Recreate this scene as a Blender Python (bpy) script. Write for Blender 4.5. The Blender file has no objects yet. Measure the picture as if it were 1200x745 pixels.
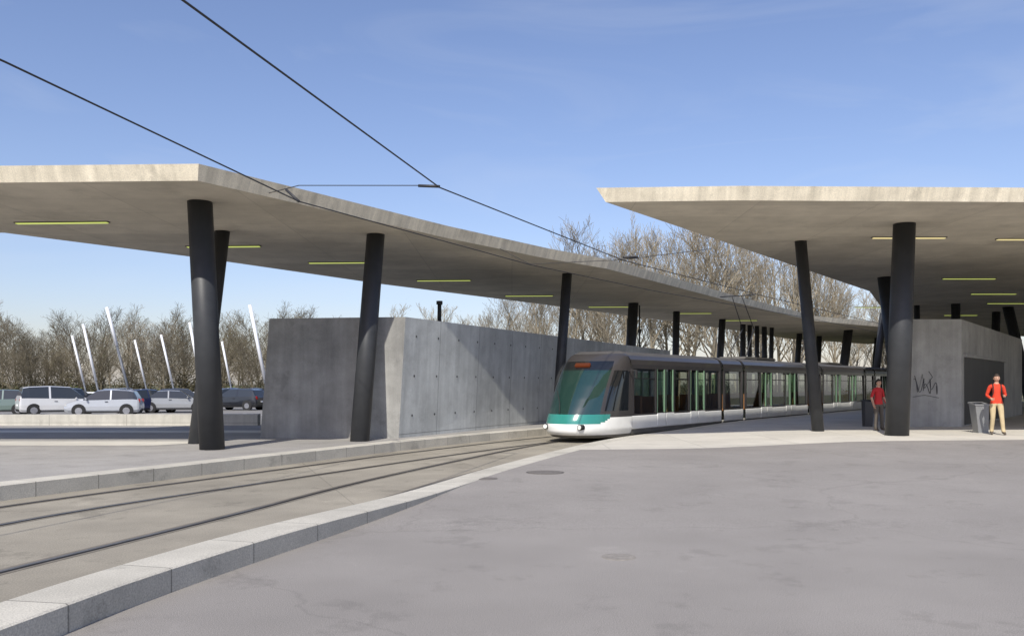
import bpy, bmesh, math, random
from mathutils import Vector, Matrix
R=math.radians
scene=bpy.context.scene
COL=scene.collection
random.seed(7)

# ------------------------------------------------------------ materials
def nt(m):
    m.use_nodes=True
    return m.node_tree.nodes,m.node_tree.links
MATS={}
def mat(name,col,rough=0.8,var=0.15,scale=3.0,bump=0.0,bscale=40,metal=0.0,spec=0.5,joints=None,streak=0.0,fine=0.0,coat=0.0,emit=None,blotch=0.0,spots=0.0,cracks=0.0):
    if name in MATS: return MATS[name]
    m=bpy.data.materials.new(name); N,L=nt(m)
    b=N['Principled BSDF']; b.inputs['Roughness'].default_value=rough
    b.inputs['Metallic'].default_value=metal
    b.inputs['Specular IOR Level'].default_value=spec
    if coat: b.inputs['Coat Weight'].default_value=coat; b.inputs['Coat Roughness'].default_value=0.05
    tc=N.new('ShaderNodeTexCoord')
    def noise(sc,det=4,vec=None,r=0.6):
        n=N.new('ShaderNodeTexNoise'); n.inputs['Scale'].default_value=sc; n.inputs['Detail'].default_value=det
        n.inputs['Roughness'].default_value=r
        L.new(vec if vec else tc.outputs['Object'],n.inputs['Vector']); return n.outputs['Fac']
    def rng(f,a,b_,lo=0.3,hi=0.7):
        r=N.new('ShaderNodeMapRange'); r.inputs[1].default_value=lo; r.inputs[2].default_value=hi
        r.inputs[3].default_value=a; r.inputs[4].default_value=b_; L.new(f,r.inputs[0]); return r.outputs[0]
    def mul(a,b_):
        x=N.new('ShaderNodeMath'); x.operation='MULTIPLY'; L.new(a,x.inputs[0]); L.new(b_,x.inputs[1]); return x.outputs[0]
    f=rng(noise(scale),1-var,1+var)
    if fine: f=mul(f,rng(noise(bscale,2),1-fine,1+fine))
    if blotch: f=mul(f,rng(noise(scale*0.17,5,r=0.7),1-blotch,1+blotch,0.38,0.62))
    if spots:
        f=mul(f,rng(noise(1.1,6,r=0.75),1-spots,1.0,0.36,0.44))
        f=mul(f,rng(noise(0.65,6,r=0.8),1.0,1+spots,0.58,0.70))
    if cracks:
        vo=N.new('ShaderNodeTexVoronoi'); vo.feature='DISTANCE_TO_EDGE'; vo.inputs['Scale'].default_value=0.16
        ds=N.new('ShaderNodeVectorMath'); ds.operation='MULTIPLY_ADD'; nn_=N.new('ShaderNodeTexNoise'); nn_.inputs['Scale'].default_value=1.2; nn_.inputs['Detail'].default_value=4
        L.new(tc.outputs['Object'],nn_.inputs['Vector']); L.new(nn_.outputs['Color'],ds.inputs[0]); ds.inputs[1].default_value=(1.2,1.2,0); L.new(tc.outputs['Object'],ds.inputs[2])
        L.new(ds.outputs[0],vo.inputs['Vector']); f=mul(f,rng(vo.outputs['Distance'],1-cracks,1.0,0.0,0.006))
    if streak:
        mp=N.new('ShaderNodeMapping'); mp.inputs['Scale'].default_value=(2.2,0.12,1); L.new(tc.outputs['UV'],mp.inputs['Vector'])
        f=mul(f,rng(noise(1.5,4,mp.outputs[0]),1-streak,1+streak*0.6))
    if joints:
        bw,bh,ms,dk=joints
        br=N.new('ShaderNodeTexBrick'); L.new(tc.outputs['UV'],br.inputs['Vector'])
        br.offset=0.0; br.inputs['Scale'].default_value=1.0; br.inputs['Mortar Size'].default_value=ms
        br.inputs['Brick Width'].default_value=bw; br.inputs['Row Height'].default_value=bh
        br.inputs['Color1'].default_value=(0.92,0.92,0.92,1); br.inputs['Color2'].default_value=(1.06,1.06,1.06,1); br.inputs['Mortar'].default_value=(dk,dk,dk,1)
        br.inputs['Mortar Smooth'].default_value=0.3
        x=N.new('ShaderNodeRGBToBW'); L.new(br.outputs['Color'],x.inputs[0]); f=mul(f,x.outputs[0])
    vm=N.new('ShaderNodeVectorMath'); vm.operation='SCALE'; vm.inputs[0].default_value=col; L.new(f,vm.inputs['Scale'])
    L.new(vm.outputs[0],b.inputs['Base Color'])
    if bump:
        bp=N.new('ShaderNodeBump'); bp.inputs['Strength'].default_value=bump; bp.inputs['Distance'].default_value=0.01
        L.new(noise(bscale,2),bp.inputs['Height']); L.new(bp.outputs[0],b.inputs['Normal'])
    if emit:
        b.inputs['Emission Color'].default_value=(*emit[:3],1); b.inputs['Emission Strength'].default_value=emit[3]
    MATS[name]=m; return m

def glassmat(name,tint,refl=0.25,rough=0.02):
    m=bpy.data.materials.new(name); N,L=nt(m)
    N.remove(N['Principled BSDF']); out=N['Material Output']
    t=N.new('ShaderNodeBsdfTransparent'); t.inputs[0].default_value=(*tint,1)
    g=N.new('ShaderNodeBsdfGlossy'); g.inputs['Roughness'].default_value=rough; g.inputs[0].default_value=(0.9,0.95,1,1)
    fr=N.new('ShaderNodeFresnel'); fr.inputs[0].default_value=1.5
    ad=N.new('ShaderNodeMath'); ad.operation='ADD'; ad.inputs[1].default_value=refl*0.4; L.new(fr.outputs[0],ad.inputs[0])
    mx=N.new('ShaderNodeMixShader'); L.new(ad.outputs[0],mx.inputs[0]); L.new(t.outputs[0],mx.inputs[1]); L.new(g.outputs[0],mx.inputs[2])
    L.new(mx.outputs[0],out.inputs[0]); return m

M_asph=mat('plaza_asphalt',(0.268,0.249,0.228),0.92,0.07,0.5,0.6,110,fine=0.30,blotch=0.09,spots=0.13,cracks=0.12,spec=0.3)
M_asph2=mat('platform_asphalt',(0.30,0.285,0.262),0.92,0.08,0.9,0.4,90,fine=0.20,blotch=0.10,spots=0.12,spec=0.3)
M_bed=mat('track_bed_concrete',(0.30,0.272,0.218),0.92,0.14,0.6,0.5,60,fine=0.22,blotch=0.14,spots=0.20,joints=(6.0,40,0.02,0.72),spec=0.3)
M_kerb=mat('kerb_concrete',(0.49,0.462,0.395),0.88,0.12,1.2,0.5,70,fine=0.2,spots=0.20,joints=(1.2,40,0.010,0.5),spec=0.3)
M_apron=mat('apron_concrete',(0.53,0.50,0.435),0.88,0.08,0.8,0.2,60,fine=0.08,spots=0.10,joints=(2.5,2.5,0.015,0.7),spec=0.3)
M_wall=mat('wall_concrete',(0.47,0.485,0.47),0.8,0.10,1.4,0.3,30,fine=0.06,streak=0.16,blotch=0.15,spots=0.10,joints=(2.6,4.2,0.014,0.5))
M_endwall=mat('endwall_concrete_shaded',(0.29,0.285,0.265),0.85,0.18,1.2,0.3,30,fine=0.06,streak=0.2,blotch=0.18,spots=0.16)  # stained concrete, darkened further: shade of the end face is in the colour
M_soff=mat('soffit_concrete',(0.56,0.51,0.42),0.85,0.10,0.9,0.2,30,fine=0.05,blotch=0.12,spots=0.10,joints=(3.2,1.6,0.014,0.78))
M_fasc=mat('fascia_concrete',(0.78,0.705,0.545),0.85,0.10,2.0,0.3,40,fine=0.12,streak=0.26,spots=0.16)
M_col=mat('column_paint',(0.036,0.038,0.041),0.5,0.16,2.0,0.05,20,spec=0.4)
M_rail=mat('rail_steel',(0.16,0.145,0.13),0.4,0.2,3,metal=0.6)
M_railg=mat('rail_groove',(0.17,0.15,0.12),0.9)
M_strip=mat('soffit_lamp_tube',(0.5,0.55,0.2),0.5,0,1,emit=(0.62,0.72,0.16,0.75))
M_stripw=mat('soffit_lamp_warm',(0.6,0.55,0.3),0.5,0,1,emit=(0.9,0.75,0.35,0.8))
M_blk=mat('black_rubber',(0.015,0.015,0.016),0.7)
M_iron=mat('cast_iron',(0.10,0.09,0.078),0.7,0.3,20)
M_white=mat('white_paint',(0.78,0.78,0.76),0.5,0.05,2)
M_grass=mat('grass_ground',(0.10,0.10,0.05),1.0,0.3,0.2,blotch=0.3)

# ------------------------------------------------------------ mesh helpers
def link(o,parent=None):
    COL.objects.link(o)
    if parent: o.parent=parent
    return o
def empty(name,loc=(0,0,0),rz=0,scale=1):
    e=bpy.data.objects.new(name,None); e.location=loc; e.rotation_euler=(0,0,rz); e.scale=(scale,)*3
    COL.objects.link(e); return e
def mesh(name,verts,faces,mats,fm=None,parent=None,smooth=False,uvs=None,autouv=True):
    me=bpy.data.meshes.new(name); me.from_pydata([tuple(v) for v in verts],[],faces)
    for m in (mats if isinstance(mats,(list,tuple)) else [mats]): me.materials.append(m)
    if fm:
        for p,i in zip(me.polygons,fm): p.material_index=i
    if smooth:
        for p in me.polygons: p.use_smooth=True
    me.update()
    if uvs or autouv:
        uv=me.uv_layers.new(name='UVMap')
        if uvs:
            for lp in me.loops: uv.data[lp.index].uv=uvs[lp.vertex_index]
        else:
            for p in me.polygons:
                n=p.normal
                if abs(n.z)>0.7: 
                    for li in p.loop_indices:
                        c=me.vertices[me.loops[li].vertex_index].co; uv.data[li].uv=(c.x,c.y)
                else:
                    t=Vector((-n.y,n.x,0)); t.normalize()
                    for li in p.loop_indices:
                        c=me.vertices[me.loops[li].vertex_index].co; uv.data[li].uv=(c.dot(t),c.z)
    o=bpy.data.objects.new(name,me); return link(o,parent)
def box(name,c,s,m,parent=None,rz=0,bev=0.0,rx=0,ry=0):
    bm=bmesh.new(); bmesh.ops.create_cube(bm,size=1)
    for v in bm.verts: v.co=Vector((v.co.x*s[0],v.co.y*s[1],v.co.z*s[2]))
    if bev: bmesh.ops.bevel(bm,geom=bm.edges[:],offset=bev,segments=2,affect='EDGES')
    me=bpy.data.meshes.new(name); bm.to_mesh(me); bm.free(); me.materials.append(m)
    o=bpy.data.objects.new(name,me); o.location=c; o.rotation_euler=(rx,ry,rz); return link(o,parent)
def tube(name,p,q,r1,r2,m,parent=None,n=24,cap=True):
    p=Vector(p);q=Vector(q);d=(q-p).normalized()
    a=d.orthogonal().normalized() if abs(d.z)<0.99 else Vector((1,0,0)); b=d.cross(a).normalized(); a=b.cross(d)
    vs=[];fs=[]
    for k,(c,r) in enumerate(((p,r1),(q,r2))):
        for i in range(n):
            t=2*math.pi*i/n; vs.append(c+a*r*math.cos(t)+b*r*math.sin(t))
    for i in range(n): fs.append((i,(i+1)%n,n+(i+1)%n,n+i))
    if cap: fs.append(tuple(range(n-1,-1,-1))); fs.append(tuple(range(n,2*n)))
    o=mesh(name,vs,fs,m,parent=parent)
    for pl in o.data.polygons:
        if len(pl.vertices)==4: pl.use_smooth=True
    return o
def wire(name,pts,r,m,parent=None):
    cu=bpy.data.curves.new(name,'CURVE'); cu.dimensions='3D'; cu.bevel_depth=r; cu.bevel_resolution=1
    sp=cu.splines.new('POLY'); sp.points.add(len(pts)-1)
    for i,p in enumerate(pts): sp.points[i].co=(*p,1)
    cu.materials.append(m); o=bpy.data.objects.new(name,cu); return link(o,parent)
def smooth(t):
    t=max(0,min(1,t)); return t*t*(3-2*t)
def crom(P,n=10):
    P=[Vector((*p,0)) if len(p)==2 else Vector(p) for p in P]; out=[]
    for i in range(len(P)-1):
        a=P[i-1] if i>0 else P[i]*2-P[i+1]; b=P[i]; c=P[i+1]; d=P[i+2] if i+2<len(P) else P[i+1]*2-P[i]
        for k in range(n):
            t=k/n
            out.append(0.5*((2*b)+(c-a)*t+(2*a-5*b+4*c-d)*t*t+(3*b-a-3*c+d)*t**3))
    out.append(P[-1]); return out
def offset(path,d):   # + = to the right of travel
    out=[]
    for i,p in enumerate(path):
        t=(path[min(i+1,len(path)-1)]-path[max(i-1,0)]); t.z=0; t.normalize()
        out.append(p+Vector((t.y,-t.x,0))*d)
    return out
def arclen(path):
    s=[0]
    for i in range(1,len(path)): s.append(s[-1]+(path[i]-path[i-1]).length)
    return s
def ribbon(name,rows,m,parent=None):
    n=len(rows[0]); vs=[];uv=[];fs=[]; s=arclen(rows[0]); acc=[0]*n
    for j,r in enumerate(rows):
        for i,p in enumerate(r):
            if j>0: acc[i]+=(p-rows[j-1][i]).length
            vs.append(p); uv.append((s[i],acc[i]+0.02))
    for j in range(len(rows)-1):
        for i in range(n-1):
            fs.append((j*n+i,(j+1)*n+i,(j+1)*n+i+1,j*n+i+1))
    return mesh(name,vs,fs,m,uvs=uv,parent=parent)

# ------------------------------------------------------------ ground
mesh('ground_terrain',[(-1500,-300,-0.42),(1500,-300,-0.42),(1500,2500,-0.42),(-1500,2500,-0.42)],[(0,1,2,3)],M_grass)

K1=crom([(-4.6,-6),(-4.35,0),(-3.95,3.5),(-3.53,5.93),(-3.34,6.82),(-3.04,7.9),(-2.56,9.5),(-1.89,11.8),(-.87,15.6),(.9,20.7),(2.55,24.9),(4.3,28.1),(7.4,32.4),(12.3,39.0),(23.4,54),(38.2,74)])
LL=crom([(-10.8,-6),(-10.6,0),(-10.2,4.2),(-9.6,8),(-8.9,11),(-8.07,13.56),(-6.25,17.4),(-4.9,20.2),(-3.4,23.2),(-1.3,27.0),(1.1,30.8),(4.0,34.7),(7,38.8),(12.5,46.2),(18,53.6),(33,74)])
def hz(x,y): return -0.2+0.05*smooth((y-9)/8)+0.15*smooth((x-4)/6)*smooth((y-14)/9)
def zk(x,y):
    t=smooth((y-8)/7.5); return (1-t)*0.0+t*(hz(x,y)+0.006)
K2=offset(K1,0.5)
def interp(A,B,t,z): return [Vector((a.x*(1-t)+b.x*t,a.y*(1-t)+b.y*t,z)) for a,b in zip(A,B)]
ribbon('tram_track_bed',[interp(K1,LL,t,-0.35) for t in (0,0.2,0.4,0.6,0.8,1)],M_bed)
rails=empty('tram_rails')
for nm,base,off in (('rail_1',K1,-0.62),('rail_2',K1,-2.06),('rail_3',LL,0.62),('rail_4',LL,2.05)):
    c=[Vector((p.x,p.y,-0.346)) for p in base]
    ribbon(nm+'_seat',[offset(c,off-0.12),offset(c,off+0.12)],M_railg,rails)
    up=[p+Vector((0,0,0.004)) for p in c]
    ribbon(nm+'_groove',[offset(up,off+0.03),offset(up,off+0.065)],M_blk,rails)
    up=[p+Vector((0,0,0.007)) for p in c]
    ribbon(nm+'_head',[offset(up,off-0.035),offset(up,off+0.03)],M_rail,rails)
# near kerb
a=[Vector((p.x,p.y,-0.36)) for p in K1]
b=[Vector((p.x,p.y,zk(p.x,p.y)-0.012)) for p in K1]
b2=[Vector((p.x,p.y,zk(p.x,p.y))) for p in offset(K1,0.02)]
c=[Vector((p.x,p.y,zk(p.x,p.y))) for p in offset(K1,0.48)]
c2=[Vector((p.x,p.y,zk(p.x,p.y)-0.012)) for p in K2]
d=[Vector((p.x,p.y,hz(p.x,p.y)-0.1)) for p in K2]
ribbon('platform_kerb',[a,b,b2,c,c2,d],M_kerb)
# far kerb
zl=-0.1
a=[Vector((p.x,p.y,-0.36)) for p in LL]
b=[Vector((p.x,p.y,zl-0.01)) for p in LL]
b2=[Vector((p.x,p.y,zl)) for p in offset(LL,-0.02)]
c=[Vector((p.x,p.y,zl)) for p in offset(LL,-0.5)]
d=[Vector((p.x,p.y,zl-0.05)) for p in offset(LL,-0.505)]
ribbon('platform_kerb',[a,b,b2,c,d],M_kerb)
pl=[(p.x,p.y,zl-0.006) for p in offset(LL,-0.45)]
pl+= [(5,74,zl-0.006),(-3,40,zl-0.006),(-9.2,33.6,zl-0.006),(-70,33.6,zl-0.006),(-70,-6,zl-0.006)]
mesh('station_platform',pl,[tuple(range(len(pl)))],M_asph2)
mesh('concrete_path',[(-70,28.2,zl),(-8.2,28.2,zl),(-8.6,29.6,zl),(-70,29.6,zl)],[(0,1,2,3)],M_apron)
mesh('paved_strip',[(-70,22.6,zl),(-9.4,22.3,zl),(-7.9,24.0,zl),(-70,24.3,zl)],[(0,1,2,3)],M_apron)
# plaza grids
k2y=[p.y for p in K2]; k2x=[p.x for p in K2]
def kx(y):
    if y<=k2y[0]: return k2x[0]
    for i in range(len(k2y)-1):
        if k2y[i]<=y<=k2y[i+1]:
            t=(y-k2y[i])/(k2y[i+1]-k2y[i]+1e-9); return k2x[i]*(1-t)+k2x[i+1]*t
    return k2x[-1]
def grid(name,y0,y1,tilt,m,dz,nx=50,ny=60,tl0=0,sh=0.1):
    vs=[];fs=[]
    for j in range(ny+1):
        v=j/ny; yy=y0+(y1-y0)*v; xl=kx(yy)-sh; k=tl0+(tilt-tl0)*v
        for i in range(nx+1):
            x=xl+(95-xl)*(i/nx)**2; y=yy+k*min(x-xl,25)
            vs.append((x,y,hz(x,y)+dz))
    for j in range(ny):
        for i in range(nx):
            q=j*(nx+1)+i; fs.append((q,q+1,q+nx+2,q+nx+1))
    return mesh(name,vs,fs,m,smooth=True)
grid('plaza_pavement',-8,21.6,0.13,M_asph,-0.0)
grid('platform_apron',21.5,74,0.0,M_apron,0.001,tl0=0.13)
# manholes
M_lid=mat('lid_iron',(0.15,0.135,0.12),0.7,0.3,30)
M_lid2=mat('lid_asphalt',(0.23,0.21,0.185),0.9,0.2,12)
for x,y,r,m in ((0.62,16.0,0.36,M_lid),(-0.45,15.0,0.2,M_lid),(1.05,8.4,0.17,M_lid2)):
    z=hz(x,y)
    e=empty('manhole_cover',(x,y,z))
    tube('frame',(0,0,-0.05),(0,0,0.003),r,r,M_iron if r>.18 else M_lid2,e,32)
    tube('lid',(0,0,-0.04),(0,0,0.006),r*0.88,r*0.88,m,e,32)
# parking
M_park=mat('parking_asphalt',(0.20,0.192,0.18),0.9,0.1,0.5,fine=0.1,bscale=40)
mesh('parking_lot',[(-110,33.9,-0.3),(-6,33.9,-0.3),(-4,98,-0.3),(-110,98,-0.3)],[(0,1,2,3)],M_park)
vs=[];fs=[]
for row in (50,64):
    for i in range(26):
        x=-60+i*2.5+ (0.4 if row>60 else 0)
        k=len(vs); vs+=[(x,row-2.4,-0.296),(x+.12,row-2.4,-0.296),(x+1.3,row+2.4,-0.296),(x+1.18,row+2.4,-0.296)]; fs.append((k,k+1,k+2,k+3))
mesh('parking_markings',vs,fs,M_white)
M_low=mat('low_wall_concrete',(0.50,0.48,0.425),0.85,0.1,1.5,fine=0.1,streak=0.16,spots=0.14,joints=(3.0,9,0.012,0.6))
lw=empty('retaining_wall')
def prism(name,foot,z0,ztops,m,parent=None,top_off=None,mt=None):
    n=len(foot); vs=[(x,y,z0) for x,y in foot]
    tp=top_off if top_off else foot
    zt=ztops if isinstance(ztops,(list,tuple)) else [ztops]*n
    vs+=[(x,y,z) for (x,y),z in zip(tp,zt)]
    fs=[(i,(i+1)%n,n+(i+1)%n,n+i) for i in range(n)]+[tuple(range(n-1,-1,-1)),tuple(range(n,2*n))]
    return mesh(name,vs,fs,m,fm=mt,parent=parent)
prism('wall_body',[(-70,33.2),(-9.9,33.2),(-9.9,33.6),(-70,33.6)],-0.38,[0.20,0.34,0.34,0.20],M_low,lw)

# ------------------------------------------------------------ canopies
def slab(name,poly,zb,th,out=0.14):
    n=len(poly); P=[Vector((x,y,0)) for x,y in poly]; top=[]
    for i in range(n):
        e1=(P[i]-P[i-1]).normalized(); e2=(P[(i+1)%n]-P[i]).normalized()
        n1=Vector((e1.y,-e1.x,0)); n2=Vector((e2.y,-e2.x,0)); nn=(n1+n2).normalized(); k=out/max(0.5,nn.dot(n1))
        top.append(P[i]+nn*k)
    vs=[(p.x,p.y,zb) for p in P]+[(p.x,p.y,zb+th) for p in top]
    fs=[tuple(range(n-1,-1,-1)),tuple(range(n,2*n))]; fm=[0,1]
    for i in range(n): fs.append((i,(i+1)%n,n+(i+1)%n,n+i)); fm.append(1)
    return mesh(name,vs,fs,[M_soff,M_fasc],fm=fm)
ZL,ZR=6.0,6.2
near=[(-30,19.3),(-11.3,19.07),(-6.96,18.9),(-5.3,21.35),(-2.09,26.2),(1.2,30.55),(3.7,33.3),(12.0,46.6),(21.3,60.6),(30,68),(46,84)]
far=[(40,96),(27,84),(19.6,72.6),(11.7,61.6),(1.9,48.4),(-5.8,38.5),(-11,30.6),(-15.1,25.4),(-30,24.2)]
slab('station_canopy',near+far,ZL,0.34)
slab('station_canopy',[(2.42,22.05),(5.8,21.85),(13.1,22.05),(22,22.7),(36,24),(60,52),(60,90),(34,74),(26.5,60),(18.1,43.2)],ZR,0.34)
def lamp(x,y,z,l,rot,m):
    e=empty('soffit_lamp',(x,y,z),rot)
    box('housing',(0,0,-0.012),(l+0.08,0.16,0.03),M_iron,e)
    box('tube',(0,0,-0.032),(l,0.12,0.03),m,e)
for x,y,l in ((-12.5,23.7,2.6),(-9.4,27.8,2.4),(-6.45,31.5,2.1),(-2.95,36.9,2.3),(.87,43.3,2.4),(5.7,49.5,2.5),(11.4,54,2.4),(16,60,2.4)):
    lamp(x,y,ZL,l,R(-3),M_strip)
lamp(12.7,27.3,ZR,2.3,0,M_stripw)
for x,y,l in ((20.3,37.9,2.3),(25,44.3,2.3),(16.4,27.6,1.4),(28.7,49.5,2.2),(30.5,58,2.2),(22,52,2.2)):
    lamp(x,y,ZR,l,0,M_strip if y>30 else M_stripw)
def column(bx,by,bz,tx,ty,tz,r,r2=None):
    e=empty('canopy_column',(bx,by,bz))
    tube('shaft',(0,0,-0.1),(tx-bx,ty-by,tz-bz+0.05),r,r2 or r,M_col,e,32)
for c in ((-7.39,21.05,-7.72,21.1,.30),(-8.55,23.1,-8.55,25.2,.22),(-4.31,24.1,-4.1,25.7,.27),(1.75,33.6,2.25,34.8,.2),
          (6.4,47.6,6.75,47.4,.28),(10.0,52.5,10.2,52.9,.21),(14.1,58.7,14.6,59.2,.23),(17.4,64.3,17.4,64.3,.2),(18.1,65,18.1,65,.17),
          (18.95,66,18.95,66,.17),(19.9,67,19.8,67,.2),(20.6,68,20.7,68,.17),(25.2,76,25.6,76,.24),(28.5,80,28.8,80,.25),(27.2,71,28.0,71,.36),(35,83,35.6,83,.3),
          (-17.0,21.6,-17.6,22.5,.28)):
    column(c[0],c[1],-0.1,c[2],c[3],ZL,c[4])
for c in ((11.27,25.0,11.52,25.05,.335,.31),(9.8,27.3,9.5,28.1,.19,.19),(16.7,36.5,16.45,37.6,.33,.33),(26,50,26,50,.25,.25),(30.5,50,30.2,52,.3,.3),
          (31,55,31.5,55.5,.25,.25),(24.5,58,24.8,57,.22,.22),(20.5,27.5,21,28.5,.3,.3),(29,40,29,41,.3,.3),(24.0,50.5,24.2,51,.16,.16)):
    column(c[0],c[1],0,c[2],c[3],ZR,c[4],c[5])

# ------------------------------------------------------------ long concrete wall block
foot=[(-7.5,25.4),(-3.38,25.4),(9.4,51.0),(6.6,52.4)]
tops=[(-7.25,25.5),(-3.17,25.4),(9.45,51.0),(6.6,52.4)]
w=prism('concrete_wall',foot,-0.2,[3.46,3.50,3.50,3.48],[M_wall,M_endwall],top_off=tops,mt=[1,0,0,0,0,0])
tv=[];tf=[]
A=Vector((-3.38,25.4,-0.1));B=Vector((9.4,51,-0.1));dd=(B-A).normalized();nn=Vector((dd.y,-dd.x,0))
Ltot=(B-A).length
for i in range(int(Ltot/1.3)):
    for z in (0.55,1.75,2.95):
        c=A+dd*(0.65+i*1.3)+Vector((0,0,z+0.1))
        c+=nn*0.008+Vector((0.21*(z+.2)/3.7*(1-(0.65+i*1.3)/Ltot)*1.0,0,0))
        k=len(tv)
        for a_ in range(8):
            t=a_*math.pi/4; tv.append(c+dd*0.045*math.cos(t)+Vector((0,0,0.04*math.sin(t))))
        tf.append(tuple(range(k,k+8)))
mesh('tie_holes',tv,tf,mat('hole_dark',(0.09,0.09,0.09),0.9),parent=w)
e=empty('vent_pipe',(-2.55,30.0,0)); tube('pipe',(0,0,-0.1),(0,0,4.3),0.07,0.07,M_col,e,12); tube('cap',(0,0,4.3),(0,0,4.42),0.11,0.11,M_col,e,12)
e=empty('antenna_mast',(7.2,48.2,0)); tube('pole',(0,0,-0.1),(0,0,5.95),0.05,0.04,M_col,e,8); tube('clamp',(0,0,4.4),(0,0,4.6),0.09,0.09,M_col,e,10)

# right station building (concrete block with one wide dark opening)
sb=empty('station_building')
M_bw=mat('building_concrete',(0.34,0.335,0.315),0.85,0.12,1.2,0.3,30,fine=0.05,streak=0.16,blotch=0.16,spots=0.12)
prism('walls',[(13.98,30.0),(15.8,30.0),(25.1,42.0),(22.6,43.2)],-0.1,[3.78,3.78,3.7,3.7],M_bw,sb)
A=Vector((15.8,30,0));B=Vector((25.1,42,0));dd=(B-A).normalized();nn=Vector((dd.y,-dd.x,0))
def quad_on(name,s0,s1,z0,z1,m,off,par):
    p=[A+dd*s0+nn*off,A+dd*s1+nn*off]
    q=[(p[0].x,p[0].y,z0),(p[1].x,p[1].y,z0),(p[1].x,p[1].y,z1),(p[0].x,p[0].y,z1)]
    return mesh(name,q,[(0,1,2,3)],m,parent=par)
M_dg=mat('opening_shade',(0.05,0.048,0.045),0.6,0.1,1,joints=(0.6,5,0.01,0.5))
quad_on('opening_shade_panel',0.5,9.5,0.05,2.45,M_dg,0.012,sb)  # flat dark panel on the wall, painting the shade inside the open recess
p=A+dd*5.0+nn*0.05; box('lintel',(p.x,p.y,2.52),(9.3,0.1,0.12),M_bw,sb,math.atan2(dd.y,dd.x))
gr=empty('graffiti')
M_spray=mat('spray_paint',(0.05,0.05,0.055),0.7)
gp=[(14.12+0.85*t+0.06*math.sin(t*23),29.99,1.42+0.18*math.sin(t*37+1)+0.10*math.cos(t*17)) for t in [i/110 for i in range(111)]]
wire('tag_stroke_1',gp,0.009,M_spray,gr)
wire('tag_stroke_2',[(14.15,29.99,1.80),(14.3,29.99,1.3),(14.42,29.99,1.85),(14.5,29.99,1.35),(14.78,29.99,1.75),(14.65,29.99,1.95)],0.009,M_spray,gr)
wire('tag_stroke_3',[(14.1,29.99,1.05),(14.5,29.99,1.12),(15.0,29.99,1.02)],0.008,M_spray,gr)
prism('concrete_wall',[(30,46),(58,50),(58,51),(30,47)],-0.1,3.2,M_bw)

# ------------------------------------------------------------ overhead wires
ow=empty('overhead_line')
Mw=mat('wire_dark',(0.03,0.03,0.032),0.6,0,1)
wire('contact_wire_1',[(-6.2,-3,5.5),(-3.42,8.95,5.5),(-1.46,17.2,5.46),(3.6,27.6,5.5),(10.6,37.6,5.5),(21.8,53,5.5),(36.6,73,5.5)],0.014,Mw,ow)
wire('contact_wire_2',[(-10.2,-4,5.5),(-6.3,10.6,5.5),(-4.67,18.7,5.5),(0.6,28.6,5.5),(6,36.5,5.5),(17.4,51,5.5),(32,71,5.5)],0.014,Mw,ow)
wire('span_wire_1',[(-5.9,20.6,6.1),(-4.67,18.7,5.85),(-1.46,17.2,5.5)],0.010,Mw,ow)
wire('span_wire_2',[(7.0,30.0,6.25),(3.6,27.6,5.52),(0.6,28.6,5.52),(-0.6,28.4,6.1)],0.011,Mw,ow)
tube('insulator_1',(-1.9,17.35,5.53),(-1.46,17.2,5.48),0.03,0.03,Mw,ow,8)
tube('insulator_2',(-5.0,18.9,5.8),(-4.67,18.7,5.5),0.03,0.03,Mw,ow,8)
tube('insulator_3',(3.6,27.6,5.6),(4.1,27.95,5.65),0.04,0.04,Mw,ow,8)

# ------------------------------------------------------------ tram
ang=math.atan2(.804,.595)
TR=empty('tram',(1.5,26.8,-0.345),ang)
M_body=mat('tram_body_taupe',(0.056,0.051,0.050),0.35,0.05,2,metal=0.2,coat=0.35)
M_roof=mat('tram_roof_grey',(0.075,0.070,0.064),0.7,0.15,2)
M_twhite=mat('tram_white',(0.82,0.82,0.79),0.3,0.05,2,coat=0.4)
M_teal=mat('tram_teal',(0.03,0.22,0.185),0.2,0.03,2,coat=0.8)
M_wind=mat('tram_windscreen',(0.010,0.036,0.030),0.04,0.0,1,spec=0.9,coat=1.0)
M_blkgl=mat('tram_black_glass',(0.01,0.012,0.014),0.08,0.0,1,spec=0.7,coat=0.6)
M_skirt=mat('tram_skirt_grey',(0.14,0.135,0.125),0.6,0.12,3)
M_frame=mat('tram_window_frame',(0.03,0.028,0.028),0.4,0,1)
G_win=glassmat('tram_window_glass',(0.66,0.70,0.64),0.22)
G_door=glassmat('tram_door_glass',(0.52,0.76,0.50),0.22)
M_doorleaf=mat('tram_door_leaf',(0.16,0.27,0.17),0.35,0.05,2,coat=0.4)
M_seat=mat('tram_seat',(0.34,0.16,0.06),0.7,0.1,4)
M_int=mat('tram_interior',(0.65,0.64,0.58),0.7,0.05,2)
W=1.2
def strip(name,s0,s1,prof,m,both=True):
    for sd in (-1,1):
        vs=[];fs=[]
        for y,z in prof: vs+=[(s0,sd*y,z),(s1,sd*y,z)]
        for i in range(len(prof)-1): fs.append((2*i,2*i+1,2*i+3,2*i+2))
        mesh(name,vs,fs,m,parent=TR,smooth=False)
def pane(name,s0,s1,z0,z1,m,y=W-0.03):
    for sd in (-1,1):
        mesh(name,[(s0,sd*y,z0),(s1,sd*y,z0),(s1,sd*(y-0.03),z1),(s0,sd*(y-0.03),z1)],[(0,1,2,3)],m,parent=TR)
def bodybox(name,s0,s1,z0,z1,m,y=W-0.02,t=0.05):
    for sd in (-1,1): box(name,((s0+s1)/2,sd*y,(z0+z1)/2),(s1-s0,t,z1-z0),m,TR,bev=0.008)
ZW0,ZW1=0.86,2.36
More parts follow.
